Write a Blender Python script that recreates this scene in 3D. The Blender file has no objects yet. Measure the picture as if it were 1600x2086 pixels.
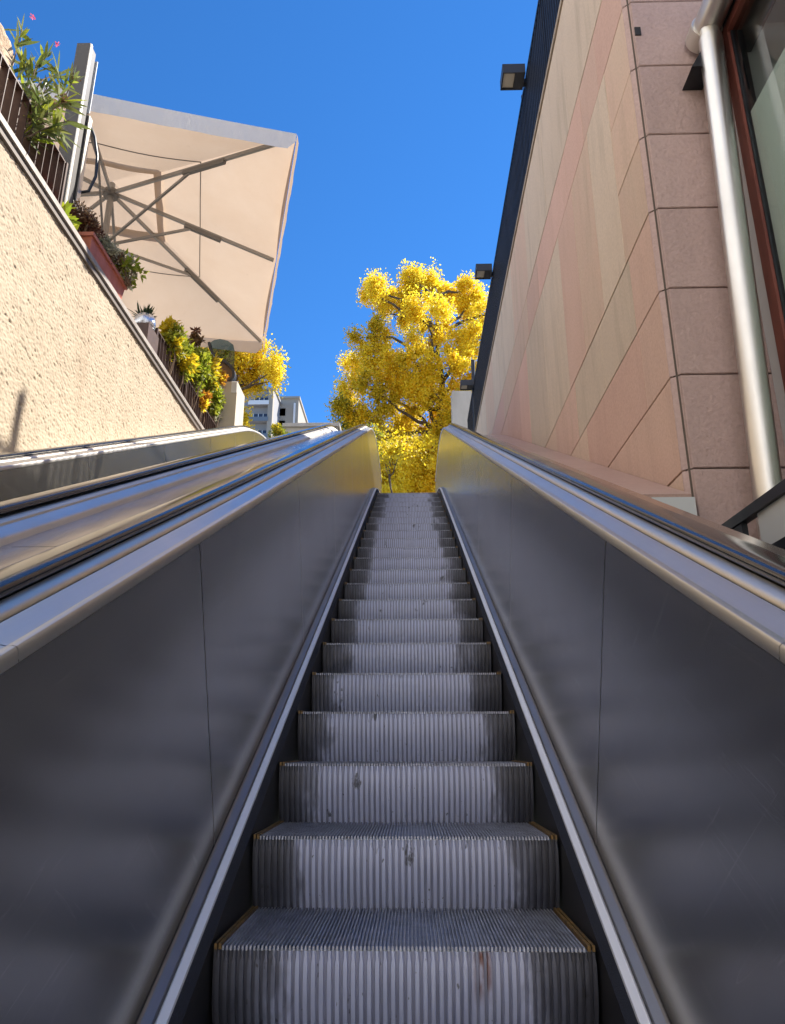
import bpy, math, random
import numpy as np
from mathutils import Vector, Matrix
R = math.radians
random.seed(7)
scn = bpy.context.scene
C = scn.collection

# ------------------------------------------------------------------ camera, sky, sun, exposure
PITCH = math.atan(484/1500); YAW = math.atan(39/1500*math.cos(PITCH))
cam = bpy.data.cameras.new('camera'); camo = bpy.data.objects.new('camera', cam); C.objects.link(camo)
cam.sensor_fit = 'HORIZONTAL'; cam.sensor_width = 36; cam.lens = 1500/1600*36
cam.clip_start = 0.05; cam.clip_end = 6000
camo.location = (0, 0, 0); camo.rotation_euler = (math.pi/2 + PITCH, 0, YAW)
scn.camera = camo
SUN_AZ, SUN_EL = R(31.0), R(47.5)          # azimuth from +X towards +Y
sd = Vector((math.cos(SUN_AZ)*math.cos(SUN_EL), math.sin(SUN_AZ)*math.cos(SUN_EL), math.sin(SUN_EL)))
w = bpy.data.worlds.new('World'); scn.world = w; w.use_nodes = True
nt = w.node_tree; sky = nt.nodes.new('ShaderNodeTexSky'); sky.sky_type = 'NISHITA'; sky.sun_disc = False
sky.sun_elevation = SUN_EL; sky.sun_rotation = math.pi/2 - SUN_AZ
sky.altitude = 900; sky.air_density = 1.0; sky.dust_density = 0.0; sky.ozone_density = 10.0
hs_ = nt.nodes.new('ShaderNodeHueSaturation'); hs_.inputs['Saturation'].default_value = 1.13
bg = nt.nodes['Background']; nt.links.new(sky.outputs[0], hs_.inputs['Color']); nt.links.new(hs_.outputs[0], bg.inputs[0]); bg.inputs[1].default_value = 0.092
sl = bpy.data.lights.new('sun', 'SUN'); so = bpy.data.objects.new('sun', sl); C.objects.link(so)
sl.energy = 4.4; sl.angle = R(0.55); sl.color = (1.0, 0.93, 0.82)
so.rotation_euler = sd.to_track_quat('Z', 'Y').to_euler(); so.location = sd*60
vs = scn.view_settings; vs.view_transform = 'Standard'; vs.look = 'None'; vs.gamma = 1; vs.exposure = 1.4
vs.use_curve_mapping = False
scn.cycles.max_bounces = 10; scn.cycles.glossy_bounces = 6; scn.cycles.transmission_bounces = 8
scn.cycles.sample_clamp_indirect = 6

# ------------------------------------------------------------------ helpers
class MB:
    def __init__(s): s.v = []; s.f = []; s.m = []
    def add(s, vs, fs, mi=0):
        b = len(s.v); s.v += [tuple(p) for p in vs]; s.f += [tuple(b+i for i in f) for f in fs]; s.m += [mi]*len(fs); return s
    def box(s, x0, x1, y0, y1, z0, z1, mi=0):
        return s.add([(x0,y0,z0),(x1,y0,z0),(x1,y1,z0),(x0,y1,z0),(x0,y0,z1),(x1,y0,z1),(x1,y1,z1),(x0,y1,z1)],
                     [(0,3,2,1),(4,5,6,7),(0,1,5,4),(1,2,6,5),(2,3,7,6),(3,0,4,7)], mi)
    def bar(s, a, b, wx, wz, mi=0, up=(0,0,1)):
        a = Vector(a); b = Vector(b); d = (b-a).normalized(); up = Vector(up)
        if abs(d.dot(up)) > .98: up = Vector((0,1,0))
        r = d.cross(up).normalized(); u = r.cross(d)
        vs = [p + r*sx*wx/2 + u*sz*wz/2 for p in (a, b) for sx, sz in ((-1,-1),(1,-1),(1,1),(-1,1))]
        return s.add(vs, [(3,2,1,0),(4,5,6,7),(0,1,5,4),(1,2,6,5),(2,3,7,6),(3,0,4,7)], mi)
    def tube(s, pts, rad, n=10, mi=0, cap=True):
        pts = [Vector(p) for p in pts]; k = len(pts)
        if not hasattr(rad, '__len__'): rad = [rad]*k
        ref = Vector((0,0,1)); prev = None; rings = []
        for i, p in enumerate(pts):
            d = (pts[min(i+1,k-1)] - pts[max(i-1,0)]).normalized()
            if prev is None:
                a = d.cross(ref if abs(d.z) < .9 else Vector((1,0,0))).normalized()
            else: a = (prev - d*prev.dot(d)).normalized()
            prev = a; b = d.cross(a)
            rings.append([p + (a*math.cos(t*2*math.pi/n) + b*math.sin(t*2*math.pi/n))*rad[i] for t in range(n)])
        vs = [q for r_ in rings for q in r_]; fs = []
        for i in range(k-1):
            for t in range(n): fs.append((i*n+t, i*n+(t+1)%n, (i+1)*n+(t+1)%n, (i+1)*n+t))
        if cap: fs.append(tuple(range(n))[::-1]); fs.append(tuple((k-1)*n+t for t in range(n)))
        return s.add(vs, fs, mi)
    def lathe(s, prof, c, n=24, mi=0):
        vs = [(c[0]+r*math.cos(t*2*math.pi/n), c[1]+r*math.sin(t*2*math.pi/n), c[2]+z) for r, z in prof for t in range(n)]
        fs = [(i*n+t, i*n+(t+1)%n, (i+1)*n+(t+1)%n, (i+1)*n+t) for i in range(len(prof)-1) for t in range(n)]
        return s.add(vs, fs, mi)
    def mesh(s, name, mats):
        me = bpy.data.meshes.new(name); me.from_pydata(s.v, [], s.f)
        for m in (mats if isinstance(mats, (list, tuple)) else [mats]): me.materials.append(m)
        if any(s.m): me.polygons.foreach_set('material_index', s.m)
        me.update(); return me
    def build(s, name, mats, parent=None, smooth=False, loc=None):
        return link(name, s.mesh(name, mats), parent, smooth, loc)
def link(name, me, parent=None, smooth=False, loc=None):
    o = bpy.data.objects.new(name, me); C.objects.link(o)
    if parent is not None: o.parent = parent
    if loc is not None: o.location = loc
    if smooth and me is not None:
        me.polygons.foreach_set('use_smooth', [True]*len(me.polygons))
        try: me.set_sharp_from_angle(angle=R(40))
        except Exception: pass
    return o
def empty(name, loc=(0,0,0), parent=None):
    o = link(name, None, parent); o.location = loc; o.empty_display_size = .2; return o
def tag(o, label=None, cat=None, group=None, kind=None):
    if label: o['label'] = label
    if cat: o['category'] = cat
    if group: o['group'] = group
    if kind: o['kind'] = kind
    return o
def copy_tree(o, parent=None):
    c = o.copy(); C.objects.link(c); c.parent = parent
    for ch in list(o.children): copy_tree(ch, c)
    return c

# ------------------------------------------------------------------ materials
def mat(name, col=(.5,.5,.5), rough=.5, metal=0., spec=.5):
    m = bpy.data.materials.new(name); m.use_nodes = True
    p = m.node_tree.nodes['Principled BSDF']
    p.inputs['Base Color'].default_value = (*col, 1); p.inputs['Roughness'].default_value = rough
    p.inputs['Metallic'].default_value = metal; p.inputs['Specular IOR Level'].default_value = spec
    return m
class N:
    def __init__(s, m): s.t = m.node_tree; s.p = s.t.nodes['Principled BSDF']; s.out = s.t.nodes['Material Output']
    def n(s, t, **k):
        nd = s.t.nodes.new(t)
        for a, b in k.items(): setattr(nd, a, b)
        return nd
    def l(s, a, b): s.t.links.new(a, b)
    def coord(s, scale=(1,1,1), rot=(0,0,0), kind='Object'):
        tc = s.n('ShaderNodeTexCoord'); mp = s.n('ShaderNodeMapping')
        mp.inputs['Scale'].default_value = scale; mp.inputs['Rotation'].default_value = rot
        s.l(tc.outputs[kind], mp.inputs[0]); return mp.outputs[0]
    def noise(s, vec, scale=5, detail=4, rough=.55, dist=0):
        x = s.n('ShaderNodeTexNoise'); x.inputs['Scale'].default_value = scale; x.inputs['Detail'].default_value = detail
        x.inputs['Roughness'].default_value = rough; x.inputs['Distortion'].default_value = dist
        s.l(vec, x.inputs['Vector']); return x.outputs['Fac']
    def ramp(s, fac, stops):
        r = s.n('ShaderNodeValToRGB'); e = r.color_ramp.elements
        while len(e) < len(stops): e.new(.5)
        for q, (pos, c) in zip(e, stops): q.position = pos; q.color = (*c, 1) if hasattr(c, '__len__') else (c, c, c, 1)
        s.l(fac, r.inputs[0]); return r.outputs[0]
    def mix(s, fac, a, b, mode='MIX'):
        x = s.n('ShaderNodeMix', data_type='RGBA', blend_type=mode)
        for i, v in ((0, fac), (6, a), (7, b)):
            if hasattr(v, 'is_linked'): s.l(v, x.inputs[i])
            elif i == 0: x.inputs[0].default_value = v
            else: x.inputs[i].default_value = (*v, 1)
        return x.outputs[2]
    def bump(s, h, strength=.3, dist=.01, prev=None):
        b = s.n('ShaderNodeBump'); b.inputs['Strength'].default_value = strength; b.inputs['Distance'].default_value = dist
        s.l(h, b.inputs['Height'])
        if prev is not None: s.l(prev, b.inputs['Normal'])
        return b.outputs[0]
    def math(s, op, a, b=None, clamp=False):
        x = s.n('ShaderNodeMath', operation=op, use_clamp=clamp)
        for i, v in enumerate((a, b)):
            if v is None: continue
            if hasattr(v, 'is_linked'): s.l(v, x.inputs[i])
            else: x.inputs[i].default_value = v
        return x.outputs[0]
    def base(s, c): s.l(c, s.p.inputs['Base Color'])
    def rough(s, c): s.l(c, s.p.inputs['Roughness'])
    def norm(s, c): s.l(c, s.p.inputs['Normal'])
SLOPE = math.atan(.4915)
def steel(name, col, r0, r1, along=True, bump=.04, streak=120, wav=.05, aniso=0., worn=False):
    m = mat(name, col, .3, 1.); n = N(m)
    v = n.coord((1,1,1), (-SLOPE if along else 0, 0, 0))
    mp = n.n('ShaderNodeMapping'); mp.inputs['Scale'].default_value = (8, .35, 8) if along else (8, 8, .35); n.l(v, mp.inputs[0])
    st = n.noise(mp.outputs[0], streak/8, 5, .6)
    sm = n.noise(n.coord((1,1,1)), 2.3, 5, .6)
    n.rough(n.ramp(n.mix(.5, st, sm), [(.3, r0), (.7, r1)]))
    n.base(n.mix(n.ramp(sm, [(.35, 0.), (.75, .28)]), col, tuple(c*.62 for c in col)))
    if aniso:
        n.p.inputs['Anisotropic'].default_value = aniso
        cv = n.n('ShaderNodeCombineXYZ'); cv.inputs[1].default_value = -math.sin(SLOPE); cv.inputs[2].default_value = math.cos(SLOPE); n.l(cv.outputs[0], n.p.inputs['Tangent'])
    if worn:
        base_c = n.p.inputs['Base Color'].links[0].from_socket; rg = n.p.inputs['Roughness'].links[0].from_socket
        def scr(rx, sc, lo):
            w_ = n.coord((1,1,1), (rx,0,0)); m2 = n.n('ShaderNodeMapping'); m2.inputs['Scale'].default_value = (1,.16,5.); n.l(w_, m2.inputs[0])
            return n.ramp(n.noise(m2.outputs[0], sc, 2, .5, .4), [(lo,0.),(lo+.008,1.),(lo+.016,0.)])
        sc = n.math('ADD', scr(-SLOPE, 9, .63), scr(.55, 7, .66), True)
        smear = n.ramp(n.noise(n.coord((1,.5,1.6)), 3.1, 6, .7, .6), [(.45,0.),(.72,1.)])
        n.base(n.mix(n.math('MULTIPLY', sc, .5), n.mix(n.math('MULTIPLY', smear, .10), base_c, tuple(c*.72 for c in col)), tuple(min(1,c*1.5) for c in col)))
        n.rough(n.math('ADD', rg, n.math('MULTIPLY', smear, .004)))
    b = n.bump(st, bump, .002) if bump else None
    n.norm(n.bump(n.noise(n.coord((1,1,1)), 1.1, 2, .4), wav, .06, b))
    return m
M = {}
M['panel'] = steel('brushed_steel_panel', (.51,.495,.465), .22, .24, bump=0., wav=.012, aniso=.62, worn=True)
M['trim'] = steel('satin_steel_trim', (.68,.665,.64), .34, .48, wav=.0)
M['deck'] = steel('polished_steel_deck', (.62,.57,.52), .16, .30, wav=.03)
M['strip'] = mat('anodised_strip', (.80,.82,.88), .42, .15)
M['bevel'] = steel('grey_moulding', (.27,.265,.265), .38, .5, wav=.0)
M['brush'] = mat('black_brush', (.012,.014,.022), .75); n = N(M['brush'])
v = n.noise(n.coord((3,40,40)), 9, 3, .6); n.base(n.ramp(v, [(.3,(.006,.007,.012)),(.75,(.035,.045,.08))])); n.norm(n.bump(v,.9,.006))
M['skirt'] = mat('dark_skirt', (.035,.034,.038), .45, .4)
M['rubber'] = mat('black_rubber_handrail', (.020,.021,.024), .2, 0, .85); n = N(M['rubber'])
n.rough(n.ramp(n.noise(n.coord((1,.3,1)), 4, 4, .6), [(.3,.10),(.75,.24)]))
M['guide'] = steel('handrail_guide_steel', (.70,.65,.57), .36, .5, wav=.0)
M['gap'] = mat('dark_gap', (.02,.018,.016), .7)
def step_mat(name, rust=False, c0=(.45,.49,.67), c1=(.64,.69,.90)):
    m = mat(name, (.3,.31,.36), .5, .12); n = N(m)
    tc = n.n('ShaderNodeTexCoord'); sep = n.n('ShaderNodeSeparateXYZ'); n.l(tc.outputs['Object'], sep.inputs[0])
    oi = n.n('ShaderNodeObjectInfo'); cmb = n.n('ShaderNodeCombineXYZ')
    n.l(n.math('MULTIPLY', oi.outputs['Random'], 37.), cmb.inputs[0]); n.l(n.math('MULTIPLY', oi.outputs['Random'], 11.), cmb.inputs[1])
    va = n.n('ShaderNodeVectorMath', operation='ADD'); n.l(tc.outputs['Object'], va.inputs[0]); n.l(cmb.outputs[0], va.inputs[1])
    def nz(sc, mult, det=4):
        mp = n.n('ShaderNodeMapping'); mp.inputs['Scale'].default_value = mult; n.l(va.outputs[0], mp.inputs[0]); return n.noise(mp.outputs[0], sc, det, .6)
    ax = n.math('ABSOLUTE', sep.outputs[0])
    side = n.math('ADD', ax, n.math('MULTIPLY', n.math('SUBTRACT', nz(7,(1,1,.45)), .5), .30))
    grime_shade = n.ramp(side, [(.32, 0.), (.36, .62), (.40, .85), (.47, 1.)])  # side grime, with the shade along the skirts painted in
    streak = nz(30, (1,1,.10)); blot = nz(14, (1,1,.6), 5)
    clean = n.mix(streak, c0, c1)
    c = n.mix(n.math('MULTIPLY', grime_shade, .93), clean, (.035,.036,.045))
    spots = n.ramp(blot, [(.66, 0.), (.71, .8)])
    c = n.mix(spots, c, (.04,.038,.04))
    fine = n.ramp(nz(60,(1,1,.5),2), [(.70,0.),(.74,.7)]); c = n.mix(fine, c, (.05,.045,.045))
    if rust:
        def band(o, lo, hi, sgn=1):
            return n.math('LESS_THAN', n.math('ABSOLUTE', n.math('SUBTRACT', sep.outputs[o], (lo+hi)/2)), (hi-lo)/2)
        mk = n.math('MULTIPLY', n.ramp(n.math('ABSOLUTE', n.math('SUBTRACT', sep.outputs[0], .205)), [(.012,1.),(.03,0.)]), n.ramp(n.math('ABSOLUTE', n.math('ADD', sep.outputs[2], .055)), [(.03,1.),(.085,0.)]))
        mk = n.math('MULTIPLY', mk, n.ramp(nz(22,(1,1,.35),3), [(.38,0.),(.58,1.)]))
        c = n.mix(mk, c, (.20,.065,.022))
    n.base(c); n.rough(n.ramp(streak, [(.3,.38),(.8,.58)]))
    return m
M['groove'] = step_mat('darker_groove', False, (.19,.20,.27), (.40,.42,.55))  # darker tones for the groove faces between the riser cleats
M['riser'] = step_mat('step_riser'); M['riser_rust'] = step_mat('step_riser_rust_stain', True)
M['tread'] = mat('step_tread', (.30,.31,.35), .4, .35); n = N(M['tread'])
n.base(n.ramp(n.noise(n.coord((1,1,1)), 18, 5, .65), [(.3,(.20,.21,.25)),(.65,(.46,.48,.56))]))
M['yellow'] = mat('worn_yellow_edge', (.42,.22,.03), .5); n = N(M['yellow'])
n.base(n.ramp(n.noise(n.coord((1,1,1)), 30, 4, .6), [(.35,(.07,.05,.025)),(.65,(.26,.15,.045))]))

def stone(name, c0, c1, bump=.35, streak=.5, scale=55):
    m = mat(name, c0, .85, 0, .25); n = N(m)
    oi = n.n('ShaderNodeObjectInfo'); tc = n.n('ShaderNodeTexCoord'); cmb = n.n('ShaderNodeCombineXYZ')
    n.l(n.math('MULTIPLY', oi.outputs['Random'], 19.), cmb.inputs[0]); va = n.n('ShaderNodeVectorMath', operation='ADD')
    n.l(tc.outputs['Object'], va.inputs[0]); n.l(cmb.outputs[0], va.inputs[1])
    def nz(sc, mult, det=5, r=.6):
        mp = n.n('ShaderNodeMapping'); mp.inputs['Scale'].default_value = mult; n.l(va.outputs[0], mp.inputs[0]); return n.noise(mp.outputs[0], sc, det, r)
    big = nz(2.2, (1,1,.55)); run = nz(5, (1,1,.14), 6, .65); fine = nz(scale, (1,1,1), 4, .65)
    c = n.mix(n.ramp(big, [(.3,0.),(.7,1.)]), c0, c1)
    c = n.mix(n.ramp(run, [(.50,0.),(.78,streak)]), c, tuple(x*.58 for x in (c0[0], c0[1]*1.02, c0[2])))
    c = n.mix(n.ramp(fine, [(.25,.30),(.6,0.)]), c, tuple(x*.5 for x in c0))
    br = n.n('ShaderNodeHueSaturation'); n.l(c, br.inputs['Color'])
    n.l(n.math('ADD', n.math('MULTIPLY', oi.outputs['Random'], .14), .93), br.inputs['Value'])
    n.base(br.outputs[0])
    b = n.bump(fine, bump, .006); n.norm(n.bump(nz(18,(1,1,1),4), bump*.7, .012, b))
    return m
M['st_pink'] = stone('pink_stone', (.565,.39,.31), (.60,.42,.34), .22, .25)
M['st_rose'] = stone('rose_stone', (.575,.38,.305), (.605,.41,.335), .2, .2)
M['st_grey'] = stone('grey_beige_stone', (.56,.455,.355), (.60,.49,.385), .22, .6)
M['st_tan'] = stone('tan_stone', (.59,.45,.345), (.60,.43,.335), .22, .45)
M['st_pillar'] = stone('rough_pillar_stone', (.44,.325,.305), (.48,.36,.335), 1.0, .25, 42)
M['st_ledge'] = stone('granite_ledge', (.44,.30,.255), (.50,.35,.30), .1, .15)
N(M['st_ledge']).p.inputs['Roughness'].default_value = .32; N(M['st_ledge']).p.inputs['Specular IOR Level'].default_value = .5
M['joint'] = mat('dark_joint', (.10,.08,.065), .9)
M['coping'] = stone('coping_stone', (.30,.24,.18), (.40,.33,.26), .4, .6)
M['stucco'] = mat('cream_stucco', (.62,.50,.36), .92, 0, .2); n = N(M['stucco'])
a = n.noise(n.coord((1,1,.5)), 1.6, 5, .6); b_ = n.noise(n.coord((1,1,1)), 90, 4, .6); s_ = n.noise(n.coord((1,2,.25)), 3, 4, .6)
c = n.mix(n.ramp(a, [(.35,0.),(.7,1.)]), (.405,.335,.25), (.455,.38,.29)); c = n.mix(n.ramp(s_, [(.55,0.),(.75,.45)]), c, (.345,.255,.185))
n.base(c); n.norm(n.bump(b_, .45, .004))
M['stucco_pier'] = mat('rough_render', (.56,.43,.32), .95, 0, .2); n = N(M['stucco_pier'])
n.norm(n.bump(n.noise(n.coord(), 38, 5, .7), 1., .02)); n.base(n.ramp(n.noise(n.coord(), 30, 4, .6), [(.3,(.40,.28,.18)),(.7,(.62,.49,.37))]))
M['cream'] = mat('cream_render', (.62,.56,.44), .9, 0, .2); n = N(M['cream'])
n.base(n.ramp(n.noise(n.coord((1,1,.4)), 3, 5, .6), [(.3,(.50,.45,.36)),(.7,(.58,.53,.43))])); n.norm(n.bump(n.noise(n.coord(), 60, 4), .25, .004))
M['coping_metal'] = mat('grey_coping', (.42,.38,.34), .55, .1); n = N(M['coping_metal'])
n.base(n.ramp(n.noise(n.coord((1,.6,1)), 9, 5, .65), [(.3,(.22,.19,.17)),(.7,(.36,.33,.30))]))
M['coping_dark'] = mat('dark_coping_channel', (.13,.105,.09), .6, .1)
M['brown'] = mat('brown_painted_steel', (.068,.036,.028), .48, .1); n = N(M['brown'])
n.base(n.ramp(n.noise(n.coord(), 14, 4, .6), [(.3,(.052,.027,.021)),(.7,(.09,.05,.039))]))
M['black'] = mat('black_painted_steel', (.012,.014,.02), .4, .2); n = N(M['black'])
n.base(n.ramp(n.noise(n.coord(), 12, 4, .6), [(.3,(.009,.011,.016)),(.7,(.022,.025,.034))]))
M['dgrey'] = mat('anthracite_paint', (.035,.038,.045), .42, .2)
M['mast'] = steel('grey_mast_paint', (.055,.052,.052), .42, .55, False, wav=0.); N(M['mast']).p.inputs['Metallic'].default_value = .25
M['alu'] = mat('aluminium', (.62,.60,.56), .35, .8)
M['pipe'] = steel('stainless_pipe', (.66,.65,.63), .28, .40, False, wav=.0)
M['palegrey'] = mat('pale_grey_sheet', (.52,.54,.56), .45, .2)
M['redframe'] = mat('oxide_red_frame', (.16,.048,.036), .5, .1); n = N(M['redframe'])
n.base(n.ramp(n.noise(n.coord((1,1,.3)), 8, 4, .6), [(.3,(.12,.035,.028)),(.7,(.19,.06,.045))]))
M['film'] = mat('frosted_film', (.6,.62,.6), .6); n = N(M['film'])
n.base(n.ramp(n.noise(n.coord((1,1,.08)), 3, 3, .5), [(.3,(.56,.60,.57)),(.7,(.68,.71,.68))]))
M['inside'] = mat('interior_paint', (.62,.63,.64), .8)
def thin_glass(name, tint, ior=1.5):
    m = mat(name, (1,1,1), .02); n = N(m); t = n.n('ShaderNodeBsdfTransparent'); t.inputs[0].default_value = (*tint, 1)
    g = n.n('ShaderNodeBsdfGlossy'); g.inputs['Roughness'].default_value = .015; fr_ = n.n('ShaderNodeFresnel'); fr_.inputs[0].default_value = ior
    ms = n.n('ShaderNodeMixShader'); ge = n.n('ShaderNodeNewGeometry'); n.l(n.math('MULTIPLY', fr_.outputs[0], n.math('SUBTRACT', 1., ge.outputs['Backfacing'])), ms.inputs[0]); n.l(t.outputs[0], ms.inputs[1]); n.l(g.outputs[0], ms.inputs[2]); n.l(ms.outputs[0], n.out.inputs[0]); return m
M['glass'] = thin_glass('window_glass', (.80,.84,.83))
M['screenglass'] = thin_glass('tinted_screen_glass', (.42,.55,.60), 1.7)
M['terracotta'] = mat('terracotta_plastic', (.46,.13,.075), .55); n = N(M['terracotta'])
n.base(n.ramp(n.noise(n.coord(), 10, 4, .6), [(.3,(.40,.11,.06)),(.7,(.52,.16,.10))]))
M['zinc'] = mat('zinc_pot', (.62,.66,.72), .28, .9); n = N(M['zinc']); n.rough(n.ramp(n.noise(n.coord(), 14, 4), [(.3,.18),(.7,.42)]))
M['soil'] = mat('soil', (.04,.028,.02), .95)
M['bark'] = mat('grey_brown_bark', (.085,.062,.046), .9); n = N(M['bark'])
v = n.noise(n.coord((1,1,.25)), 9, 6, .7); n.base(n.ramp(v, [(.3,(.05,.036,.027)),(.7,(.13,.10,.075))])); n.norm(n.bump(v,.8,.03))
M['ground'] = mat('paving_ground', (.30,.27,.24), .9); n = N(M['ground'])
n.base(n.ramp(n.noise(n.coord(), .8, 6, .6), [(.3,(.24,.22,.19)),(.7,(.34,.31,.27))]))
M['concrete'] = mat('pale_concrete', (.42,.40,.36), .9); n = N(M['concrete'])
n.base(n.ramp(n.noise(n.coord((1,1,.4)), 2.5, 6, .6), [(.3,(.36,.34,.30)),(.7,(.48,.46,.42))])); n.norm(n.bump(n.noise(n.coord(),40,4),.3,.004))
def leaf_mat(name, c0, c1, tr=.55, hue=.04, shine=.45):
    m = bpy.data.materials.new(name); m.use_nodes = True; n = N(m)
    oi = n.n('ShaderNodeNewGeometry'); col = n.mix(oi.outputs['Random Per Island'], c0, c1)
    n.base(col); n.p.inputs['Roughness'].default_value = .45; n.p.inputs['Specular IOR Level'].default_value = shine
    t = n.n('ShaderNodeBsdfTranslucent'); n.l(n.mix(.0, col, col), t.inputs[0])
    ms = n.n('ShaderNodeMixShader'); ms.inputs[0].default_value = tr
    n.l(n.p.outputs[0], ms.inputs[1]); n.l(t.outputs[0], ms.inputs[2]); n.l(ms.outputs[0], n.out.inputs[0])
    return m
M['lf_yel'] = leaf_mat('yellow_leaf', (.86,.68,.02), (.94,.80,.075))
M['lf_gold'] = leaf_mat('golden_leaf', (.82,.56,.012), (.91,.70,.04))
M['lf_olive'] = leaf_mat('olive_leaf', (.50,.40,.016), (.72,.55,.028))
M['lf_green'] = leaf_mat('green_leaf', (.16,.20,.02), (.34,.35,.04))
M['lf_lime'] = leaf_mat('lime_leaf', (.20,.28,.02), (.40,.42,.04))
M['lf_dark'] = leaf_mat('dark_green_leaf', (.025,.05,.018), (.06,.10,.03), .3)
M['lf_olean'] = leaf_mat('oleander_leaf', (.09,.13,.035), (.24,.26,.07), .4)
M['lf_red'] = leaf_mat('reddish_leaf', (.13,.045,.03), (.24,.10,.05), .35)
M['lf_orange'] = leaf_mat('orange_leaf', (.40,.15,.02), (.55,.30,.03))
M['lf_brown'] = leaf_mat('dry_brown_leaf', (.14,.075,.035), (.26,.16,.08), .3)
M['lf_silver'] = leaf_mat('pale_leaf', (.32,.32,.22), (.50,.48,.34), .3)
M['petal'] = leaf_mat('pink_petal', (.75,.10,.20), (.85,.22,.30), .4)
M['twig'] = mat('twig', (.17,.11,.07), .85)
M['fabric'] = mat('cream_canvas', (.70,.58,.46), .9, 0, .2); n = N(M['fabric'])
f_ = n.noise(n.coord((1,1,1)), 1.5, 5, .6); sm_ = n.noise(n.coord((1,1,1)), 7, 4, .6)
cc = n.mix(n.ramp(f_, [(.35,0.),(.7,1.)]), (.515,.395,.295), (.55,.435,.335)); cc = n.mix(n.ramp(sm_, [(.66,0.),(.78,.35)]), cc, (.42,.33,.25))
n.base(cc); n.norm(n.bump(n.noise(n.coord(), 3.5, 4, .6), .35, .03))
t = n.n('ShaderNodeBsdfTranslucent'); n.l(cc, t.inputs[0]); ms = n.n('ShaderNodeMixShader'); ms.inputs[0].default_value = .36
n.l(n.p.outputs[0], ms.inputs[1]); n.l(t.outputs[0], ms.inputs[2]); n.l(ms.outputs[0], n.out.inputs[0])
M['valance'] = mat('shade_grey_valance', (.55,.54,.54), .38, 0, .5); n = N(M['valance'])  # grey of the shaded sides put into the valance colour
n.norm(n.bump(n.noise(n.coord((1,1,.55)), 4.5, 5, .6), .6, .035))
M['rib'] = mat('grey_aluminium_rib', (.30,.29,.28), .45, .4)
M['ribdark'] = mat('brown_rib_sleeve', (.17,.16,.15), .5, .2)
M['apt'] = mat('pale_apartment_render', (.52,.47,.40), .9); n = N(M['apt'])
n.base(n.ramp(n.noise(n.coord((1,1,.3)), .25, 5, .6), [(.3,(.33,.29,.24)),(.7,(.40,.36,.30))]))
M['blockwall'] = mat('white_render', (.80,.77,.72), .9)  # pale walls of the added blocks, to reflect more sunlight
M['aptgrey'] = mat('grey_apartment_render', (.28,.28,.29), .85)
M['aptwin'] = mat('dark_window', (.05,.06,.09), .12, 0, .6)
M['white'] = mat('white_frame', (.75,.75,.74), .5)
M['aptrail'] = mat('blue_grey_balcony', (.16,.19,.22), .4)
M['mirror'] = mat('tinted_mirror_glass', (.16,.21,.25), .05, 1.)
M['lampglass'] = mat('lamp_glass', (.35,.33,.28), .2, 0, .6)

# ------------------------------------------------------------------ the setting: ground sheets
mb = MB()                                   # upper ground, from the top landing to the horizon
mb.add([(-1500,13.6,4.36),(1500,13.6,4.36),(1500,3000,4.36),(-1500,3000,4.36)], [(0,1,2,3)])
tag(mb.build('ground', M['ground']), kind='structure')
mb = MB(); mb.add([(-300,-300,-4.0),(300,-300,-4.0),(300,14,-4.0),(-300,14,-4.0)], [(0,1,2,3)])
tag(mb.build('lower_ground', M['ground']), kind='structure')
mb = MB(); mb.box(-30,-3.34,-6,13.59,4.1,4.5)
tag(mb.build('terrace_floor', M['ground']), kind='structure')
mb = MB(); mb.box(1.76,24,4.02,40,6.5,6.82)
tag(mb.build('roof_terrace_floor', M['ground']), kind='structure')
mb = MB(); mb.box(1.30,6,-6,3.7,-.35,-.1)
tag(mb.build('side_landing', M['concrete']), kind='structure')

# unseen blocks added to bounce sunlight into the shade, behind and to the left of the camera, that the steel mirrors
def block(name, x0, x1, y0, y1, h, wx=True):
    mb = MB(); mb.box(x0, x1, y0, y1, -4, h)
    nfl = int(h/3.2)
    for i in range(nfl):
        z = .5+i*3.2
        for k in range(int((y1-y0)/2.8)): y = y0+1.0+k*2.8; mb.box(x1-.05, x1+.03, y, y+1.2, z, z+1.7, 1)
        for k in range(int((x1-x0)/2.8)): x = x0+1.0+k*2.8; mb.box(x, x+1.2, y1-.05, y1+.03, z, z+1.7, 1)
    tag(mb.build(name, [M['blockwall'], M['aptwin']]), kind='structure')
block('bounce_block_terrace_side', -24, -8.3, -34, 8.8, 30)
block('bounce_block_behind', -11, 30, -44, -20, 26)

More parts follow.
